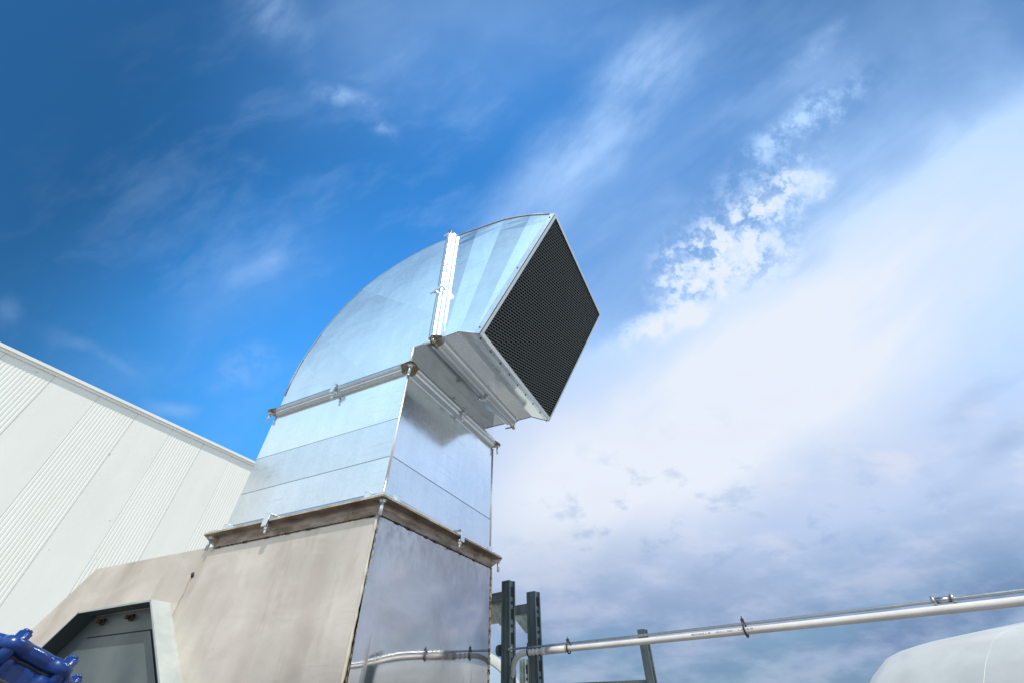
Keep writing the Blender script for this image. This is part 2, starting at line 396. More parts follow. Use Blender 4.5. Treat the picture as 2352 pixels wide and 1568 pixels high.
c = objco(nt); link(nt, mixc(nt, noise(nt, c, 25, 5, .65).ss(.3,.7), (.30,.35,.33), (.55,.60,.57)), b.inputs['Base Color'])
M['pipe'], nt, b = mat('grey_white_plastic_pipe', (.62,.59,.57), .32)
c = objco(nt); link(nt, mixc(nt, noise(nt, c, 6, 5, .6).ss(.3,.7), (.46,.44,.42), (.56,.54,.52)), b.inputs['Base Color'])
M['tie'], _, _ = mat('black_nylon', (.015,.015,.018), .45)
M['print'], nt, b = mat('pipe_print', (.2,.2,.2), .6)
c = objco(nt); link(nt, mixc(nt, noise(nt, mapping(nt, c, scale=(230, 1, 60)), 1.0, 1, .5).ss(.45, .55), (.12,.12,.12), (.5,.48,.46)), b.inputs['Base Color'])
M['white'], nt, b = mat('white_vessel_paint', rough=.33)
c = objco(nt)
col = mixc(nt, noise(nt, mapping(nt, c, scale=(1,1,2)), 1.1, 6, .6, .6).ss(.3,.72), (.35,.36,.34), (.44,.45,.425))
link(nt, col, b.inputs['Base Color']); bump(nt, b, noise(nt, c, 1.2, 3, .5), .2, .03)
M['greyblue'], _, _ = mat('grey_blue_vessel_wall', (.30,.38,.47), .3, .2)
M['blue'], nt, b = mat('blue_enamel', rough=.32, spec=.35)
c = objco(nt)
col = mixc(nt, noise(nt, c, 5, 5, .6).ss(.3,.7), (.002,.022,.13), (.003,.044,.21))
col = mixc(nt, noise(nt, c, 38, 3, .7).ss(.70,.74)*.7, col, (.35,.42,.5))
link(nt, col, b.inputs['Base Color']); bump(nt, b, noise(nt, c, 60, 3, .6), .12, .004)
b.inputs['Coat Weight'].default_value = .1
M['ground'], nt, b = mat('concrete_yard', rough=.85)
c = objco(nt); link(nt, mixc(nt, noise(nt, c, .7, 8, .6).ss(.3,.7), (.13,.125,.115), (.22,.21,.195)), b.inputs['Base Color'])

ZG = -GZ/S
# ------------------------------------------------------------------ ground
mb = MB(); mb.poly([(-800,-800,ZG),(800,-800,ZG),(800,800,ZG),(-800,800,ZG)])
tag(mb.build('ground', M['ground']), kind='structure')

# ------------------------------------------------------------------ warehouse
K = 5.0; WX = 1.233 - 2.233*K; CY, CZ = -1.295, -0.684
def wy(s): return CY + s*K
ztop = CZ + 1.012*K
wh = empty('warehouse', V(WX, 0, ZG), 'long white warehouse clad in alternating ribbed and smooth panels', 'building')
y_lo, y_hi = -3.2, 14.0
edges = [CY + (0.208 + .1585*k)*K for k in range(-7, 22)]
n_r = 13; g = .0022
for i in range(len(edges)-1):
    a, b_ = edges[i], edges[i+1]; mb = MB()
    if (i - 7) % 2 == 0:
        prof = []; step = (b_-a-2*g)/n_r
        for k in range(n_r):
            y0 = a + g + k*step
            prof += [(y0, 0), (y0+step*.18, .0), (y0+step*.30, .0036), (y0+step*.82, .0036), (y0+step*.94, 0)]
        prof.append((b_-g, 0))
        for (p0, q0), (p1, q1) in zip(prof, prof[1:]):
            mb.poly([(WX+q0,p0,ZG),(WX+q1,p1,ZG),(WX+q1,p1,ztop),(WX+q0,p0,ztop)])
        mb.build('ribbed_panel', M['clad'], wh, recalc=False)
    else:
        mb.poly([(WX+.0035,a+g,ZG),(WX+.0035,b_-g,ZG),(WX+.0035,b_-g,ztop),(WX+.0035,a+g,ztop)])
        for yy in (a+g, b_-g):
            mb.poly([(WX+.0035,yy,ZG),(WX-.03,yy,ZG),(WX-.03,yy,ztop),(WX+.0035,yy,ztop)])
        mb.build('smooth_panel', M['clad'], wh, recalc=False)
mb = MB(); mb.box(WX-9, WX-.02, edges[0], edges[-1], ZG, ztop-.01); mb.build('wall', M['clad'], wh)
mb = MB()
mb.sweep([lambda o, n, y=y: (WX+o, y, ztop+n) for y in (edges[0], edges[-1])],
         [(-.25,-.02),(-.25,.115),(.055,.095),(.055,.035),(.030,.035),(.030,-.02),(-.25,-.02)])
mb.build('coping', M['coping'], wh)

# ------------------------------------------------------------------ ventilation duct
D = .952; ZB, ZT = 0.0, .675
duct = empty('ventilation_duct', V(-.5, .5, 0), 'galvanised sheet-metal exhaust duct with gooseneck elbow and meshed outlet', 'duct')
mb = MB()
# straight section, each side built of lapped sheets
def straight_face(fn, width, z0, z1, seams, tones):
    zz = [z0] + seams + [z1]
    for i in range(len(zz)-1):
        o = (.0018, 0.0, .0022, .0006)[i % 4]
        mb.poly([fn(0,o,zz[i]), fn(width,o,zz[i]), fn(width,o,zz[i+1]), fn(0,o,zz[i+1])], tones[i % len(tones)])
        if i: 
            o2 = (.0018, 0.0, .0022, .0006)[(i-1) % 4]
            mb.poly([fn(0,o,zz[i]), fn(width,o,zz[i]), fn(width,o2,zz[i]), fn(0,o2,zz[i])], 0)
straight_face(lambda a,o,z: (-a,-o,z), 1, -.03, ZT, [.165,.366], [1,0,2] if False else [0,2,1])
straight_face(lambda a,o,z: (o,a,z), D, -.03, ZT, [.165], [0,1])
mb.poly([(-1,0,-.03),(-1,D,-.03),(-1,D,ZT),(-1,0,ZT)]); mb.poly([(-1,D,-.03),(0,D,-.03),(0,D,ZT),(-1,D,ZT)])
mb.build('straight_section', [M['galv'], M['galv2'], M['galv3']], duct)
for x, y in ((0.001,-.001),(.001,D)):
    mb = MB(); mb.tube([(x,y,.0),(x,y,ZT-.04)], .0062, 12); mb.build('corner_seam', M['bright'], duct)

for p_, q_ in (((-.995,-.0035,.165),(-.008,-.0035,.165)), ((.0035,.008,.165),(.0035,D-.006,.165))):
    mb = MB(); mb.bar(p_, q_, .0016, .0018 if p_[2] < .2 else .001); mb.build('lap_seam', M['seam'], duct)
# elbow, first section
arcA = [(-1,.70),(-1.004,.80),(-1.002,.92),(-.983,1.06),(-.948,1.175),(-.895,1.285),(-.825,1.41),(-.735,1.53),(-.62,1.635),(-.49,1.71),(-.363,1.757),(-.23,1.79),(-.096,1.81),(.02,1.812),(.15,1.803)]
arcB = [(.15,1.803),(.25,1.790),(.359,1.771),(.46,1.757),(.565,1.736),(.665,1.697),(.758,1.650),(.909,1.55)]
botA = [(0,.70),(0,.816),(.15,.812)]; botB = [(.15,.812),(.298,.813),(.422,.746)]
def front(p, y=0.0): return (p[0], y, p[1])
mb = MB()
pA = [(-1,.70), arcA[1], arcA[2], (-.975,1.09), (-.6,.70)]
pB = [(-.6,.70), (-.975,1.09), arcA[4], arcA[5], (-.28,.70)]
pC = [(-.28,.70), arcA[5], arcA[6], arcA[7], arcA[8], (.15,1.0), (.15,.812), (0,.816), (0,.70)]
pD = [(.15,1.0)] + arcA[8:]
for p_, mi, y in ((pA,0,0), (pB,2,-.0015), (pC,0,-.003), (pD,1,-.0045)):
    mb.poly([front(a, y) for a in p_], mi)
for (a, b_), y in ((((-.975,1.09),(-.6,.70)),0), ((arcA[5],(-.28,.70)),-.0015), ((arcA[8],(.15,1.0)),-.003)):
    mb.poly([front(a,y), front(b_,y), front(b_,y-.0015), front(a,y-.0015)], 0)
for a, b_ in zip(arcA, arcA[1:]): mb.poly([(a[0],0,a[1]),(b_[0],0,b_[1]),(b_[0],D,b_[1]),(a[0],D,a[1])])
for a, b_ in zip(botA, botA[1:]): mb.poly([(a[0],0,a[1]),(b_[0],0,b_[1]),(b_[0],D,b_[1]),(a[0],D,a[1])], 2)
mb.poly([(a[0],D,a[1]) for a in arcA + botA[::-1]])
mb.build('elbow', [M['galv'], M['galv2'], M['galv3']], duct, recalc=False)
# outlet section: side folded in shallow pleats
mb = MB()
yf = {0:0.0, 1:-.0038, 2:-.0005, 3:-.0042, 4:-.0015}
top_i = [(.15,1.803),(.359,1.771),(.565,1.736),(.758,1.650),(.909,1.55)]
bot_i = [(.15,.812),(.205,.812),(.300,.813),(.395,.762),(.422,.746)]
mids = [[arcB[1]],[arcB[3]],[arcB[5]],[]]
for i in range(4):
    t0, t1, b0, b1 = top_i[i], top_i[i+1], bot_i[i], bot_i[i+1]
    y0, y1 = yf[i], yf[i+1]
    n = 16
    for k in range(n):
        s0, s1 = k/n, (k+1)/n
        L = lambda a, b_, s: (a[0]+(b_[0]-a[0])*s, a[1]+(b_[1]-a[1])*s)
        w0 = lambda s: min(1, s*8, (1-s)*8)
        q = [L(b0,t0,s0), L(b1,t1,s0), L(b1,t1,s1), L(b0,t0,s1)]
        ys = [y0*w0(s0), y1*w0(s0), y1*w0(s1), y0*w0(s1)]
        mb.poly([(a[0], y, a[1]) for a, y in zip(q, ys)], (0,1,2,1)[i])
    if mids[i]: mb.poly([front(t0), front(mids[i][0]), front(t1)], (0,1,2,1)[i])
for a, b_ in zip(arcB, arcB[1:]): mb.poly([(a[0],0,a[1]),(b_[0],0,b_[1]),(b_[0],D,b_[1]),(a[0],D,a[1])])
for k, (a, b_) in enumerate(zip(botB, botB[1:])): mb.poly([(a[0],0,a[1]),(b_[0],0,b_[1]),(b_[0],D,b_[1]),(a[0],D,a[1])], (1,2)[k])
mb.poly([(a[0],D,a[1]) for a in arcB + botB[::-1]])
mb.build('outlet_section', [M['galv'], M['galv2'], M['galv3']], duct, recalc=False)
# seam lip along the outer curve and along the throat
def seam(path, y):
    mb = MB(); mb.tube([(a[0], y, a[1]) for a in path], .0034, 8); mb.build('edge_seam', M['seam'], duct)
seam(arcA[1:] + arcB[1:], -.003); seam(arcA[1:] + arcB[1:], D+.003)
seam(botA[1:] + botB[1:], -.003); seam(botA[1:] + botB[1:], D+.003)
mb = MB(); mb.tube([(.0,-.003,.70),(.0,-.003,.816)], .008, 8); mb.build('corner_seam', M['bright'], duct)
# near-black sheets added to paint the shade inside the outlet
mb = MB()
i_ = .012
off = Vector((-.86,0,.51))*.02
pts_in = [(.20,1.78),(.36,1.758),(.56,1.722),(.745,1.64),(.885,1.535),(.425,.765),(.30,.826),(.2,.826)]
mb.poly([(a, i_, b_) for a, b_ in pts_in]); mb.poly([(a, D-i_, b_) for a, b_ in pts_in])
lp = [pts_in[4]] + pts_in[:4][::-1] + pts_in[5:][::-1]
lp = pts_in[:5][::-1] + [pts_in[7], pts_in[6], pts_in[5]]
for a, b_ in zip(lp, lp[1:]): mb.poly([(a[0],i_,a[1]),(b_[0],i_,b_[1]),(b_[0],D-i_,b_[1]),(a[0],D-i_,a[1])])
mb.build('inner_shade_sheets', M['outlet_shade'], duct, recalc=False)
# outlet frame and wire mesh
e = Vector((.909-.422, 0, 1.55-.746)); EL_ = e.length; e.normalize(); nO = Vector((e.z, 0, -e.x)); yv = Vector((0,1,0))
Pb = Vector((.422, 0, .746))
def O(a, b_, n=0.0): return Pb + e*a + yv*b_ + nO*n
fr = MB(); fw = .011
def strip(p, q, wdir, ww, th=.012):
    d = (q-p).normalized(); fr.obox((p+q)/2 + wdir*ww/2, d, wdir, nO, (q-p).length/2, ww/2, th/2)
strip(O(0,0,.004), O(EL_,0,.004), yv, .020); strip(O(0,D,.004), O(EL_,D,.004), -yv, .016)
strip(O(0,.02,.004), O(0,D-.016,.004), e, .022); strip(O(EL_,.02,.004), O(EL_,D-.016,.004), -e, .016)
# turned-back lips visible from below and from the side
fr.box(.30, .422, -.004, -.002, .80, .81) if False else None
fr.bar(O(0,0,-.010), O(0,D,-.010), .034, .003, up=tuple(e)); 
fr.bar(O(0,-.004,-.012), O(EL_,-.004,-.012), .036, .003, up=(0,1,0))
fr.bar(O(0,D+.004,-.012), O(EL_,D+.004,-.012), .036, .003, up=(0,1,0))
fr.build('outlet_frame', M['galv_profile'], duct)
for k in range(9):
    s = .04 + k*.115
    p0 = O(0, s*D/ .96, -.012) - e*.003; rv = MB(); rv.tube([p0, p0 - e*.004], .004, 8); rv.build('rivet', M['slot'], duct)
    p1 = O(s*EL_, -.005, -.014)
    if k % 4 == 0: rv = MB(); rv.tube([p1, p1 - yv*.004], .004, 8); rv.build('rivet', M['slot'], duct)
ms = MB(); TH = math.radians(-17); ca, sa = math.cos(TH), math.sin(TH)
def clipseg(p, q):
    a0, b0 = .0175, .018; a1, b1 = EL_-.013, D-.014
    t0, t1 = 0.0, 1.0; dx, dy = q[0]-p[0], q[1]-p[1]
    for d, lo, hi, s in ((dx, a0, a1, p[0]), (dy, b0, b1, p[1])):
        if abs(d) < 1e-9:
            if s < lo or s > hi: return None
        else:
            u0, u1 = (lo-s)/d, (hi-s)/d
            if u0 > u1: u0, u1 = u1, u0
            t0 = max(t0, u0); t1 = min(t1, u1)
    if t1 - t0 < 1e-3: return None
    return (p[0]+dx*t0, p[1]+dy*t0), (p[0]+dx*t1, p[1]+dy*t1)
def wseg(p, q, r):
    c_ = clipseg(p, q)
    if c_: 
        A_, B_ = O(c_[0][0], c_[0][1], .0), O(c_[1][0], c_[1][1], .0)
        ms.bar(A_, B_, r, r*.9, up=tuple(nO))
rs, cs_ = .0155, .027
for i in range(-30, 75):
    bb = i*rs
    # long strand (rotated off the frame)
    p = (bb*ca + 1.6*sa*-1, bb*sa*-1*-1 - 1.6*ca*-1*-1)
    def T(a, b_): return (a*ca - b_*sa + 0, a*sa + b_*ca)
    p, q_ = T(bb, -.8), T(bb, 1.8)
    wseg(p, q_, .0046)
    for k in range(-25, 62):
        b0 = k*cs_ + (cs_/2 if i % 2 else 0)
        p, q_ = T(bb, b0), T(bb+rs, b0)
        if -.02 < p[0] < EL_+.02 and -.02 < p[1] < D+.02: wseg(p, q_, .0030)
ms.build('wire_mesh', M['wire'], duct)

# slide-on flange profiles round a joint: fn(along, across, outward, normal)
PROF = [(.0,-.037),(.010,-.037),(.021,-.033),(.027,-.024),(.027,-.014),(.033,-.011),(.037,-.003),(.037,-.0005),(.034,-.0005),(.034,.0005),(.037,.0005),(.037,.003),(.033,.008),(.031,.020),(.024,.029),(.012,.033),(.0,.034)]
def flange_run(mb, a, b_, outward, normal, prof=PROF, gap=.03, mi=0):
    a, b_ = Vector(a), Vector(b_); d = (b_-a).normalized(); a = a + d*gap; b_ = b_ - d*gap
    ow, nn = Vector(outward), Vector(normal)
    mb.sweep([lambda o, n, p=p: p + ow*o + nn*n for p in (a, b_)], prof, mi=mi)
def bolt(name, p, d, L=.055, r=.0065, parent=duct, mats=None):
    p, d = Vector(p), Vector(d).normalized(); m_ = MB()
    m_.tube([p + d*.004, p + d*L], r, 10)
    m_.tube([p + d*.003, p + d*.012], r*1.75, 6); m_.tube([p + d*.002, p + d*.004], r*2.3, 14)
    m_.tube([p - d*.006, p - d*.014], r*1.7, 6)
    return m_.build(name, mats or M['zinc'], parent)
def clamp(p, out, nn, along, parent=duct, s=1.0, down=.035):
    p, out, nn, al = Vector(p), Vector(out), Vector(nn), Vector(along); m_ = MB()
    # bent clip: top hook, outer web, lower lip with screw
    t = .0035
    m_.obox(p + out*.030*s + nn*.030, out, al, nn, .020*s, .010, t/2)
    m_.obox(p + out*.050*s, out, al, nn, t/2, .012, .032)
    m_.obox(p + out*.030*s - nn*.031, out, al, nn, .020*s, .010, t/2)
    m_.tube([p + out*.034*s - nn*.028, p + out*.034*s - nn*(.035+down*.4)], .0095, 6)
    m_.tube([p + out*.034*s - nn*.04, p + out*.034*s - nn*(.038+down)], .0055, 10)
    return m_.build('flange_clamp', M['zinc'], parent)
# joint between straight section and elbow
J = MB(); z = .672
c_ = [(-1,0,z),(0,0,z),(0,D,z),(-1,D,z)]
for i, ow in enumerate(((0,-1,0),(1,0,0),(0,1,0),(-1,0,0))): flange_run(J, c_[i], c_[(i+1) % 4], ow, (0,0,1))
J.build('upper_flange', M['galv_profile'], duct)
for (x, y), (sx, sy) in zip(((-1,0),(0,0),(0,D),(-1,D)), ((-1,-1),(1,-1),(1,1),(-1,1))):
    cp = MB()
    for dz_ in (-.004, .004):
        cp.poly([(x+sx*a, y+sy*b_, z+dz_) for a, b_ in ((-.05,0),(-.05,.036),(.01,.046),(.034,.046),(.046,.034),(.046,.01),(.036,-.05),(0,-.05))])
    cp.build('corner_plate', M['tarnish'], duct, recalc=False)
for (x, y), (sx, sy) in zip(((-1,0),(0,0),(0,D)), ((-1,-1),(1,-1),(1,1))):
    bolt('corner_bolt', (x+sx*.024, y+sy*.024, z-.004), (0,0,-1), .062)
clamp((-.50,0,z), (0,-1,0), (0,0,1), (1,0,0)); clamp((0,.50,z), (1,0,0), (0,0,1), (0,1,0))
# joint between elbow and outlet section (vertical plane x = .15)
J = MB(); xb = .15; PB = [(.0,-.040),(.012,-.040),(.026,-.035),(.031,-.026),(.031,-.014),(.035,-.010),(.04,-.003),(.04,-.0005),(.036,-.0005),(.036,.0005),(.04,.0005),(.04,.003),(.035,.010),(.031,.014),(.030,.026),(.022,.037),(.012,.044),(.0,.045)]
c_ = [(xb,0,.812),(xb,0,1.803),(xb,D,1.803),(xb,D,.812)]
for i, ow in enumerate(((0,-1,0),(0,0,1),(0,1,0),(0,0,-1))):
    flange_run(J, c_[i], c_[(i+1) % 4], ow, (1,0,0), PB, .006 if i != 3 else .02)
J.build('outlet_flange', M['galv_profile'], duct)
for (y, z_), (sy, sz) in zip(((0,.812),(0,1.803),(D,1.803),(D,.812)), ((-1,-1),(-1,1),(1,1),(1,-1))):
    cp = MB()
    for dx_ in (-.004, .004):
        cp.poly([(xb+dx_, y+sy*a, z_+sz*b_) for a, b_ in ((-.05,0),(-.05,.036),(.01,.048),(.034,.048),(.048,.034),(.046,.01),(.036,-.05),(0,-.05))])
    cp.build('corner_plate', M['tarnish'], duct, recalc=False)
for (y, z_), (sy, sz) in zip(((0,.812),(0,1.803),(D,.812)), ((-1,-1),(-1,1),(1,-1))):
    bolt('corner_bolt', (xb-.004, y+sy*.026, z_+sz*.026), (-1,0,0), .06)
clamp((xb,0,1.20), (0,-1,0), (1,0,0), (0,0,1)); clamp((xb,.56,.812), (0,0,-1), (1,0,0), (0,1,0))
# lower flange of the straight section, resting on the angle collar
J = MB()
LP = [(.0,-.042),(.036,-.042),(.036,-.033),(.032,-.031),(.028,-.016),(.018,-.006),(.008,-.002),(.0,-.002)]
c_ = [(-1,0,0),(0,0,0),(0,D,0),(-1,D,0)]
for i, ow in enumerate(((0,-1,0),(1,0,0),(0,1,0),(-1,0,0))): flange_run(J, c_[i], c_[(i+1) % 4], ow, (0,0,1), LP, .035)
J.build('lower_flange', M['galv_profile'], duct)
for (x, y), (sx, sy) in zip(((-1,0),(0,0),(0,D),(-1,D)), ((-1,-1),(1,-1),(1,1),(-1,1))):
    cp = MB(); cp.obox((x+sx*.012, y+sy*.012, -.031), (1,0,0), (0,1,0), (0,0,1), .036, .036, .005)
    cp.obox((x-sx*.055, y+sy*.022, -.018), (1,0,0), (0,1,0), (0,0,1), .014, .018, .014)
    cp.obox((x+sx*.022, y-sy*.055, -.018), (1,0,0), (0,1,0), (0,0,1), .018, .014, .014)
    cp.build('corner_plate', M['zinc'], duct, bevel=.003)

# ------------------------------------------------------------------ steel housing
hous = empty('steel_housing', V(-1, .5, ZG), 'weathered stainless steel fan housing below the duct with hatch on its side', 'housing')
HX, HY, HB = .018, -.022, .935; BOT = ZG
prof = [(HX,-.104),(-2.008,-.088),(-3.2,-1.12),(-3.2,BOT),(HX,BOT)]
mb = MB()
# front plate with subdivisions for a slight oil-canning
mb.poly([(a, HY, b_) for a, b_ in prof])
mb.poly([(a, HB, b_) for a, b_ in prof])
for a, b_ in zip(prof[:3], prof[1:4]): mb.poly([(a[0],HY,a[1]),(b_[0],HY,b_[1]),(b_[0],HB,b_[1]),(a[0],HB,a[1])])
mb.build('side_plate', M['plate'], hous, recalc=False)
mb = MB(); NY, NZ = 40, 40
def mx(y, z_):
    a = max(0, .36-y)/.36; lowr = min(1, max(0, (-.35-z_)/.25))
    return HX + .0035 + .010*a*a*lowr - .0006*math.sin(y*7+1)*math.sin(z_*4)
for i in range(NY):
    for k in range(NZ):
        y0, y1 = HY+.001+(HB-HY-.004)*i/NY, HY+.001+(HB-HY-.004)*(i+1)/NY
        z0, z1 = -.106-1.3*k/NZ, -.106-1.3*(k+1)/NZ
        mb.poly([(mx(y0,z0),y0,z0),(mx(y1,z0),y1,z0),(mx(y1,z1),y1,z1),(mx(y0,z1),y0,z1)], 0, True)
mb.poly([(HX-.015,HY,-1.40),(HX-.015,HB,-1.40),(HX-.015,HB,BOT),(HX-.015,HY,BOT)])
mb.build('end_plate', M['mirror'], hous, label='polished end plate mirroring the sky and pipe')
# welds
def bead(pts, r, jit, n=90, gaps=None):
    m_ = MB(); out = []; rr = []
    a, b_ = Vector(pts[0]), Vector(pts[1])
    for i in range(n+1):
        s = i/n; p = a.lerp(b_, s)
        out.append(p + Vector([random.uniform(-jit, jit) for _ in range(3)])); rr.append(r*random.uniform(.55, 1.35))
        if gaps and any(abs(s-g) < .014 for g in gaps): rr[-1] = r*1.9
    m_.tube(out, r, 8, rr=rr); return m_
bead([(-.985,HY-.003,-.106),(HX,HY-.003,-.106)], .0024, .0006, 160, (.03,.22,.36,.49,.62,.97)).build('weld_bead', M['weld'], hous)
bead([(HX+.006,HY,-.106),(HX+.006,HB,-.106)], .0026, .0008, 160, (.12,.2,.34,.42,.55,.66,.8)).build('weld_bead', M['weld'], hous)
bead([(HX+.004,HB,-.106),(HX+.004,HB,-1.3)], .0062, .0008, 260).build('weld_bead', M['weld_gold'], hous)
bead([(HX-.003,HY-.003,-.108),(HX-.003,HY-.003,-1.3)], .0065, .0004, 60).build('weld_bead', M['cream'], hous)
bead([(HX+.004,HY+.006,-.108),(HX+.004,HY+.006,-1.3)], .0016, .0004, 80).build('weld_bead', M['weld_gold'], hous)
# collar: angle section
mb = MB()
def angle_run(a, b_, ow):
    a, b_ = Vector(a), Vector(b_); d = (b_-a).normalized(); ow = Vector(ow)
    pr = [(.004,-.104),(.008,-.104),(.008,-.074),(.010,-.066),(.015,-.060),(.024,-.057),(.040,-.054),(.054,-.052),(.054,-.04),(.05,-.046)]
    def f(base, sgn):
        return lambda o, n: base + ow*o + d*sgn*o + Vector((0,0,n))
    mb.sweep([f(a,-1), f(b_,1)], pr[:-2] , sm=False)
    mb.poly([f(a,-1)(.054,-.052), f(b_,1)(.054,-.052), f(b_,1)(.054,-.044), f(a,-1)(.054,-.044)], 1)
    mb.poly([f(a,-1)(.054,-.044), f(b_,1)(.054,-.044), f(b_,1)(-.03,-.044), f(a,-1)(-.03,-.044)], 1)
    mb.poly([f(a,-1)(.006,-.104), f(b_,1)(.006,-.104), f(b_,1)(.006,-.045), f(a,-1)(.006,-.045)])
q4 = [(-.984+.004,-.016,0),(.012,-.016,0),(.012,.931,0),(-.98,.931,0)]
for i, ow in enumerate(((0,-1,0),(1,0,0),(0,1,0),(-1,0,0))): angle_run(q4[i], q4[(i+1) % 4], ow)
mb.build('angle_collar', [M['angle'], M['rustband']], hous, recalc=True, label='brown rust-stained angle collar')
for (x, y), (sx, sy) in zip(((-.985,0),(.012,0),(.012,.94)), ((-1,-1),(1,-1),(1,1))):
    bolt('collar_bolt', (x+sx*.030, y+sy*.040, -.054), (0,0,-1), .062, .0075, hous)
def big_clip(p, ow, al):
    p, ow, al = Vector(p), Vector(ow), Vector(al); m_ = MB(); zv = Vector((0,0,1)); t = .0035
    m_.obox(p + ow*.050 - zv*.020, ow, al, zv, .026, .015, t/2)
    m_.obox(p + ow*.076 - zv*.046, ow, al, zv, t/2, .017, .028)
    m_.obox(p + ow*.060 - zv*.074, ow, al, zv, .018, .014, t/2)
    m_.tube([p + ow*.058 - zv*.062, p + ow*.058 - zv*.086], .011, 6)
    m_.tube([p + ow*.058 - zv*.08, p + ow*.058 - zv*.100], .0062, 10)
    m_.build('flange_clamp', M['zinc'], hous, bevel=.002)
big_clip((-.60,0,0), (0,-1,0), (1,0,0)); big_clip((0,.53,0), (1,0,0), (0,1,0))
# small drain slot in the side plate
mb = MB(); mb.tube([(-1.063,HY-.0015,-.205),(-1.052,HY-.0015,-.222)], .0065, 8); mb.build('drain_slot', M['hole'], hous)
# raised frame round the hatch, standing 0.084 off the plate
hx = .084; OUT = [(-1.90,-.47),(-1.755,-.316),(-1.176,-.313),(-.80,-.64),(-.80,-1.2),(-1.90,-1.2)]
OUT = [(-2.41,-.93),(-1.715,-.322),(-1.136,-.317),(-.38,-.969),(-.38,-1.5),(-2.41,-1.5)]
fr = MB(); tt = .008
for a, b_ in zip(OUT, OUT[1:] + OUT[:1]):
    A_, B_ = Vector((a[0],0,a[1])), Vector((b_[0],0,b_[1])); d = (B_-A_).normalized(); nn = Vector((-d.z,0,d.x))
    c0 = sum((Vector((p[0],0,p[1])) for p in OUT), Vector())/len(OUT)
    if (c0-A_).dot(nn) < 0: nn = -nn
    fr.hexa([A_+Vector((0,HY-hx,0)), B_+Vector((0,HY-hx,0)), B_+Vector((0,HY,0)), A_+Vector((0,HY,0)),
             A_+nn*tt+Vector((0,HY-hx,0)), B_+nn*tt+Vector((0,HY-hx,0)), B_+nn*tt+Vector((0,HY,0)), A_+nn*tt+Vector((0,HY,0))])
    fr.mi[-5] = 1  # inner face takes a dark colour standing in for its shade
fr.build('hatch_frame', [M['frame'], M['frame_shade']], hous)
def inset(poly_, d_):
    n = len(poly_); res = []
    for i in range(n):
        p0, p1, p2 = Vector(poly_[i-1]), Vector(poly_[i]), Vector(poly_[(i+1) % n])
        d1, d2 = (p1-p0).normalized(), (p2-p1).normalized()
        n1, n2 = Vector((d1.y,-d1.x)), Vector((d2.y,-d2.x)); b_ = (n1+n2)
        res.append(p1 + b_*(d_/ (1+n1.dot(n2))))
    return [tuple(r) for r in res]
ha = MB()
i0, i1 = inset(OUT, .012), inset(OUT, .098)
n = len(i0)
for k in range(n):
    a, b_, c2_, d2_ = i0[k], i0[(k+1) % n], i1[(k+1) % n], i1[k]
    ha.poly([(a[0],HY-.003,a[1]),(b_[0],HY-.003,b_[1]),(c2_[0],HY-.003,c2_[1]),(d2_[0],HY-.003,d2_[1])])
ha.build('hatch_rim', M['hatch'], hous, recalc=False)
i2 = inset(OUT, .104); ha = MB(); ha.poly([(a[0],HY-.006,a[1]) for a in i2]); 
for a, b_ in zip(i2, i2[1:]+i2[:1]): ha.poly([(a[0],HY-.006,a[1]),(b_[0],HY-.006,b_[1]),(b_[0],HY-.001,b_[1]),(a[0],HY-.001,a[1])])
hd = ha.build('hatch_door', M['hatch'], hous, recalc=False)
ha = MB(); i3 = inset(OUT, .094); ha.poly([(a[0],HY-.0018,a[1]) for a in i3]); ha.build('hatch_gap', M['hole'], hous, recalc=False)
for x_, z_ in ((-1.61,-.362),(-1.375,-.360)):
    m_ = MB(); m_.tube([(x_,HY-.003,z_),(x_,HY-.012,z_)], .016, 6); m_.tube([(x_,HY-.012,z_),(x_-.004,HY-.034,z_)], .009, 10)
    m_.build('hatch_bolt', M['rust'], hous)

# ------------------------------------------------------------------ blue actuator
act = empty('blue_actuator', V(-.9, -.75, -.8), 'glossy blue ribbed actuator in the lower left corner', 'actuator')
AX = Vector((-.05, .33, .94)).normalized(); AC = Vector((-.70, -.62, -.638)) + AX*.040
a1 = AX.cross(Vector((0,1,0))).normalized(); a2 = AX.cross(a1)
def lobed(prof, lobes, depth, n=144, sharp=1.0, ph=0.0, c0=AC):
    m_ = MB(); rings = []
    for h, r, dp in prof:
        rings.append(len(m_.v))
        for k in range(n):
            t_ = 2*math.pi*k/n; lb = max(0, math.cos(lobes*t_+ph))**sharp
            rr = r*(1 + depth*dp*(lb-.3)); m_.v.append(tuple(c0 + AX*h + (a1*math.cos(t_) + a2*math.sin(t_))*rr))
    for i in range(len(rings)-1):
        for k in range(n):
            k2 = (k+1) % n; m_.f.append((rings[i]+k, rings[i]+k2, rings[i+1]+k2, rings[i+1]+k)); m_.mi.append(0); m_.sm.append(True)
    m_.f.append(tuple(rings[0]+k for k in range(n))[::-1]); m_.f.append(tuple(rings[-1]+k for k in range(n)))
    m_.mi += [0,0]; m_.sm += [False,False]
    return m_
RA = .158
lobed([(-1.40,.10,0),(-.78,.10,0),(-.75,RA,1),(-.02,RA,1),(-.007,RA,1),(-.004,RA*.95,1)], 7, .16, sharp=.8).build('motor_body', M['blue'], act)
lobed([(-.008,RA*.94,.9),(.008,RA*.94,.9)], 7, .15, sharp=.8).build('gasket', M['tie'], act)
lobed([(.002,RA*.98,1),(.005,RA*1.05,1),(.026,RA*1.05,1),(.034,RA*1.0,.8),(.038,RA*.93,.5),(.040,RA*.8,.2)], 7, .20, sharp=.7).build('end_cap', M['blue'], act)
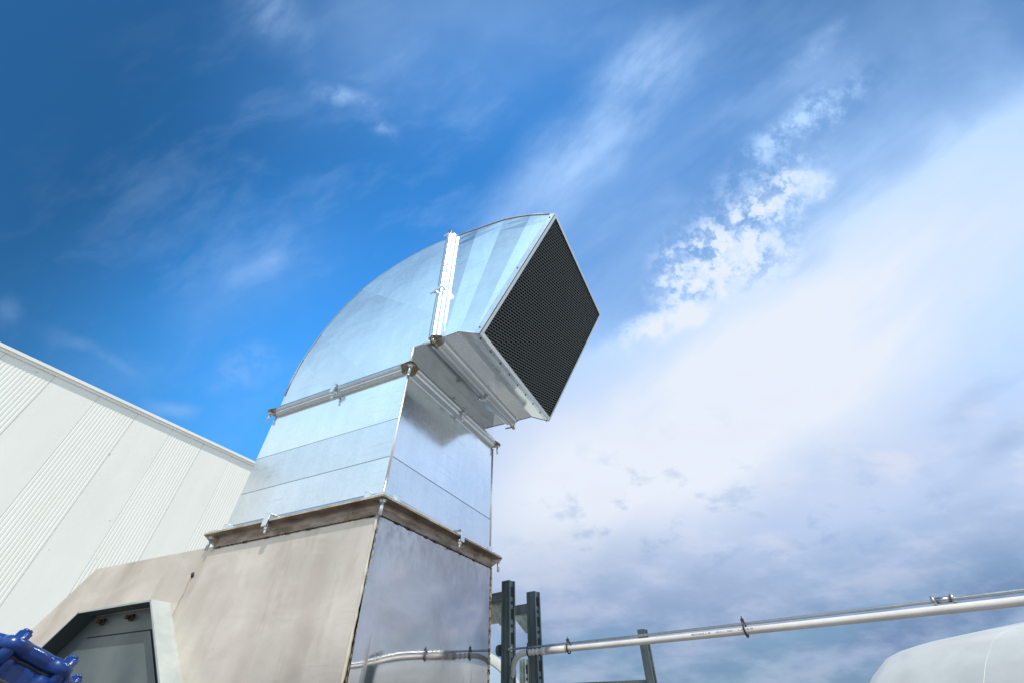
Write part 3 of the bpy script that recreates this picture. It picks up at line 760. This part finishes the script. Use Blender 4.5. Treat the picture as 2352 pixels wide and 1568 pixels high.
for k in range(7):
    bm_ = MB()
    t_ = 2*math.pi*k/7; p = AC + (a1*math.cos(t_) + a2*math.sin(t_))*RA*1.07
    bm_.tube([p - AX*.035, p + AX*.045], .017, 12); bm_.tube([p + AX*.045, p + AX*.052], .012, 6); bm_.build('cap_bolt', M['blue'], act)
gear = lobed([(-.40,.085,1),(.0,.085,1),(.03,.08,1),(.045,.06,1)], 4, .25, sharp=.7, c0=AC + a1*.05 - a2*.25 + Vector((0,0,.0))); gear.build('side_housing', M['blue'], act)
for k in range(6):
    fin = MB()
    fin.obox(AC - AX*(.06+.045*k) - a1*.150 + a2*.06, AX, a1, a2, .012, .035, .05)
    fin.build('cooling_fin', M['tie'], act, bevel=.006)

# ------------------------------------------------------------------ slotted channel posts
AV = Vector((.961,-.276,0)); BV = Vector((.276,.961,0)); ZV = Vector((0,0,1))
def post(mb, base, top, wa, wb, slots):
    """base: near face left corner (x,y); profile wa along AV (front face), wb along BV"""
    b0 = Vector((base[0], base[1], ZG)); g = .004
    # C-profile: front web, two flanges each with an inward lip
    H = top-ZG; cx = b0 + AV*wa/2; 
    mb.obox(cx + BV*.002 + ZV*H/2, AV, BV, ZV, wa/2, .002, H/2)
    for s in (0, 1):
        mb.obox(b0 + AV*(.002 if s == 0 else wa-.002) + BV*(wb/2+.0045) + ZV*H/2, AV, BV, ZV, .002, wb/2-.0025, H/2)
    # raised beads on the front web
    for s in (.22, .78): mb.obox(b0 + AV*wa*s - BV*.0012 + ZV*(H/2), AV, BV, ZV, wa*.10, .0012, H/2-.004)
    # right side: lip beyond the slotted flange
    mb.obox(b0 + AV*(wa+.0028) + BV*(wb*.10+.004) + ZV*(H/2), AV, BV, ZV, .0028, wb*.10, H/2)
    mb.obox(b0 + AV*(wa+.0028) + BV*(wb*.90+.002) + ZV*(H/2), AV, BV, ZV, .0028, wb*.10, H/2)
    # slots as dark recess plates on the right flange, long and short in turn
    z_ = top-.03; k = 0
    while z_ > top-slots:
        L = .050 if k % 2 == 0 else .014; ww = .22 if k % 2 == 0 else .16
        mb.obox(b0 + AV*(wa+.0006) + BV*(wb*.5+.003) + ZV*(z_-L/2-ZG), AV, BV, ZV, .001, wb*ww, L/2, 1)
        z_ -= L + .022; k += 1
def gusset(mb, p, da, L, wd, h):
    """angle bracket below a beam: p inner corner, da direction along beam away from the post"""
    p, da = Vector(p), Vector(da); t = .004
    mb.obox(p + da*L/2 + BV*wd/2, da, BV, ZV, L/2, wd/2, t/2); mb.obox(p - ZV*h/2 + BV*wd/2 + da*t/2, da, BV, ZV, t/2, wd/2, h/2)
    for s in (.004, wd-.004):
        q0 = p + BV*s
        mb.poly([q0 - ZV*t, q0 + da*L - ZV*t, q0 + da*L - ZV*(t+.02), q0 + da*.02 - ZV*h, q0 - ZV*h])
    mb.tube([p + da*L*.55 + BV*wd*.5 - ZV*.001, p + da*L*.55 + BV*wd*.5 - ZV*.016], .010, 6)
    mb.tube([p - ZV*h*.62 + BV*wd*.5 + da*.002, p - ZV*h*.62 + BV*wd*.5 + da*.016], .010, 6)
# near frame (post right behind the housing)
f1 = empty('support_frame', V(.03, 1.1, ZG), 'taller dark slotted steel post standing right behind the housing corner, with crossbeam', 'post', 'slotted steel support posts')
mb = MB(); post(mb, (.004,1.10), -.139, .052, .052, 1.4); mb.build('post', [M['strut'], M['slot']], f1)
mb = MB(); p = Vector((.004,1.115,-.214)); mb.obox(p - AV*.30 + BV*.022, AV, BV, ZV, .297, .022, .027)
mb.obox(p - AV*.30 - BV*.001, AV, BV, ZV, .297, .001, .021); mb.build('crossbeam', M['strut'], f1)
mb = MB(); mb.obox(p - AV*.36 + BV*.10 - ZV*.075, AV, BV, ZV, .30, .02, .028); mb.build('lower_beam', M['brk'], f1)
mb = MB(); gusset(mb, p - AV*.003 - ZV*.030, -AV, .095, .045, .105); mb.build('angle_bracket', M['brk'], f1, recalc=False)
mb = MB(); mb.tube([(-.004,1.112,-.46),(-.020,1.116,-.46)], .026, 8); mb.tube([(-.02,1.116,-.46),(-.032,1.119,-.46)], .010, 6); mb.build('bolt', M['strut'], f1)
# second frame
f2 = empty('support_frame', V(.02, 1.5, ZG), 'second dark slotted steel post, right of the taller one, joined by a short beam', 'post', 'slotted steel support posts')
mb = MB(); post(mb, (-.023,1.51), -.126, .062, .055, 1.4); mb.build('post', [M['strut'], M['slot']], f2)
mb = MB(); p = Vector((-.023,1.525,-.213)); mb.obox(p - AV*.20 + BV*.022, AV, BV, ZV, .197, .022, .027)
mb.obox(p - AV*.20 - BV*.001, AV, BV, ZV, .197, .001, .021); mb.build('crossbeam', M['strut'], f2)
mb = MB(); gusset(mb, p - AV*.003 - ZV*.030, -AV, .105, .045, .100); mb.build('angle_bracket', M['brk'], f2, recalc=False)
# post under the pipe
f3 = empty('support_frame', V(.77, 1.06, ZG), 'thin slotted steel post crossing behind the middle of the pale pipe', 'post', 'slotted steel support posts')
mb = MB(); post(mb, (.746,1.065), -.416, .030, .034, 1.2); mb.build('post', [M['strut'], M['slot']], f3)
mb = MB(); p = Vector((.746,1.075,-.612)); mb.obox(p - AV*.28 + BV*.014, AV, BV, ZV, .277, .014, .014); mb.build('crossbeam', M['strut'], f3)
f4 = empty('support_frame', V(-.30, 2.0, ZG), 'short pale slotted post far behind, between the two dark posts', 'post', 'slotted steel support posts')
mb = MB(); post(mb, (-.316,2.01), -.434, .042, .045, .9); mb.build('post_profile', [M['brk'], M['slot']], f4)

# ------------------------------------------------------------------ pipe, hose, rod, ties
ZP = -.482
PP = [(.235,1.012),(.42,.975),(.721,.905),(.951,.850),(1.221,.765),(1.604,.594),(1.922,.468),(2.6,.17)]
def pl_(x):
    for (x0,y0),(x1,y1) in zip(PP, PP[1:]):
        if x <= x1: return y0 + (y1-y0)*(x-x0)/(x1-x0)
    return PP[-1][1]
xs = [.40 + i*.05 for i in range(45)]
PY = lambda x: 1.1235 - .0 - .30*x*.93 - .052*(x/2)**2*1.0 if False else (1.083 - .243*x - .045*x*x)
con = empty('conduit_pipe', V(1, .8, ZP), 'pale grey plastic conduit pipe running across the lower right', 'pipe')
mb = MB(); mb.tube([(x, PY(x), ZP) for x in xs], .0114, 24); mb.build('rigid_pipe', M['pipe'], con)
mb = MB(); mb.tube([(.295,PY(.295),ZP),(.415,PY(.415),ZP)], .0145, 20); mb.tube([(.272,PY(.272),ZP),(.302,PY(.302),ZP)], .0158, 20); mb.build('coupling', M['brk'] if False else M['pipe'], con)
mb = MB(); hp = []; rr = []
ctrl = [(.285,PY(.285),ZP),(.20,PY(.20),ZP),(.155,PY(.155),ZP-.002),(.120,PY(.12)+.006,ZP-.013),(.094,PY(.10)+.02,ZP-.032),(.076,PY(.08)+.035,ZP-.058),(.060,PY(.07)+.05,ZP-.082),(.045,PY(.05)+.055,ZP-.098)]
N_ = 150
for i in range(N_+1):
    s = i/N_*(len(ctrl)-1); k = min(int(s), len(ctrl)-2); t_ = s-k
    P_ = [Vector(ctrl[max(0,min(len(ctrl)-1,k+j))]) for j in (-1,0,1,2)]
    q_ = .5*((2*P_[1]) + (P_[2]-P_[0])*t_ + (2*P_[0]-5*P_[1]+4*P_[2]-P_[3])*t_*t_ + (3*P_[1]-P_[0]-3*P_[2]+P_[3])*t_**3)
    hp.append(q_); rr.append(.0135 if i % 5 < 2 else .0098)
mb.tube(hp, .016, 16, rr=rr); mb.build('flexible_hose', M['pipe'], con)
pr = MB()
for k in range(46):
    if k in (18, 33): pr.build('printed_marking', M['print'], con); pr = MB()
    x = 1.02 + k*.0041 + (.02 if k >= 18 else 0) + (.02 if k >= 33 else 0)
    d = Vector((-.25, -.72, .34)).normalized()*.0115
    pr.obox(Vector((x, PY(x), ZP)) + d, (1,-.3,0), Vector(d).normalized(), Vector((1,-.3,0)).cross(d), .0021, .0003, .0022)
pr.build('printed_marking', M['print'], con)
rod = empty('threaded_rod', V(1, .85, ZP+.03), 'thin zinc-plated threaded rod lying along the top of the pipe', 'rod')
mb = MB(); RY = lambda x: PY(x) + .012
RZ = lambda x: ZP + .021 + .0016*x
pts = []; rr = []
for i in range(700):
    x = .065 + i*.0034; pts.append((x, RY(x), RZ(x))); rr.append(.0052 if i % 2 else .0043)
mb.tube(pts, .005, 8, rr=rr); mb.build('rod', M['rodzinc'], rod)
mb = MB(); 
mb.tube([(1.755,RY(1.755),RZ(1.755)),(1.79,RY(1.79),RZ(1.79))], .0085, 6)
for x in (1.748, 1.790): mb.tube([(x,RY(x),RZ(x)),(x+.008,RY(x+.008),RZ(x+.008))], .0135, 14)
mb.build('coupling_nut', M['rodzinc'], rod)
mb = MB(); mb.tube([(.062,RY(.06),RZ(.06)),(.078,RY(.078),RZ(.078))], .011, 6); mb.build('end_nut', M['rodzinc'], rod)
for i, (x, lb) in enumerate(((.195,'black cable tie on the flexible hose nearest the posts'),(.43,'black cable tie where the coupling meets the rigid pipe'),(1.215,'black cable tie on the pipe at the right, far from the posts'))):
    mb = MB(); c0 = Vector((x, PY(x)+.003, ZP+.006)); t_ = Vector((1,-.26,0)).normalized(); n1 = t_.cross(ZV).normalized()
    ring = [c0 + (n1*math.cos(a)*.018 + ZV*math.sin(a)*.024) for a in [2*math.pi*k/24 for k in range(25)]]
    mb.tube(ring, .0032, 8, caps=False)
    mb.obox(c0 + ZV*.026 + n1*.004, t_, n1, ZV, .0045, .006, .006); mb.tube([c0 + ZV*.026, c0 + ZV*.040 + n1*.004], .002, 6)
    o = mb.build('cable_tie', M['tie']); tag(o, lb, 'cable tie', 'cable ties round the pipe')

# ------------------------------------------------------------------ white vessels
def lathe(c0, prof, n=96):
    m_ = MB(); rings = []
    for r, z_ in prof:
        rings.append(len(m_.v)); m_.v += [(c0[0]+r*math.cos(2*math.pi*k/n), c0[1]+r*math.sin(2*math.pi*k/n), z_) for k in range(n)]
    for i in range(len(rings)-1):
        for k in range(n):
            k2 = (k+1) % n; m_.f.append((rings[i]+k, rings[i]+k2, rings[i+1]+k2, rings[i+1]+k)); m_.mi.append(0); m_.sm.append(True)
    m_.f.append(tuple(rings[-1]+k for k in range(n))); m_.mi.append(0); m_.sm.append(True)
    return m_
silo = empty('storage_tank', V(5.6, 5.6, ZG), 'big white domed tank at the lower right edge', 'tank')
sx_, sy_ = 5.6, 6.0
prof = [(3.75,ZG),(3.75,-1.2),(3.68,-.95),(3.52,-.68),(3.30,-.47),(3.09,-.315),(3.02,-.285),(2.93,-.255),(2.75,-.215),(2.35,-.155),(1.9,-.09),(1.3,-.01),(.6,.03),(.05,.04)]
prof = [(r_-.07, z_ + (.025 if z_ > ZG else 0)) for r_, z_ in prof]
lathe((sx_, sy_), prof).build('tank_shell', M['white'], silo)
for aa in (math.radians(213), math.radians(170)):
    mb = MB(); mb.tube([(sx_+(r-.001)*math.cos(aa), sy_+(r-.001)*math.sin(aa), z_-.001) for r, z_ in prof[1:]], .003, 8)
    mb.build('weld_seam', M['white'], silo)
tank = empty('round_tank', V(-2.7, 5, ZG), 'white round tank rim glimpsed behind the dark posts', 'tank')
tc_ = Vector((-2.62, 5.0, -1.05)); TR = 1.035
ud = (tc_ - Vector((1.233,-1.295,-1.05))).normalized(); sd_ = ud.cross(ZV).normalized()
def circ(r, dpt, n=96): return [tc_ + (sd_*math.cos(2*math.pi*k/n) + ZV*math.sin(2*math.pi*k/n))*r + ud*dpt for k in range(n)]
mb = MB()
def ringstrip(m_, A_, B_, sm=True):
    for k in range(len(A_)):
        k2 = (k+1) % len(A_); m_.poly([A_[k], A_[k2], B_[k2], B_[k]], 0, sm)
ringstrip(mb, circ(TR-.115, -.01), circ(TR-.02, -.02)); ringstrip(mb, circ(TR-.02,-.02), circ(TR, .03)); ringstrip(mb, circ(TR, .03), circ(TR, 2.4))
mb.build('tank_shell', M['white'], tank)
mb = MB(); 
for r0, d0, r1, d1 in ((TR-.115,.0,TR-.3,-.05),(TR-.3,-.05,TR-.6,-.1),(TR-.6,-.1,.02,-.14)): ringstrip(mb, circ(r0,d0), circ(r1,d1))
mb.build('tank_head', M['greyblue'], tank)
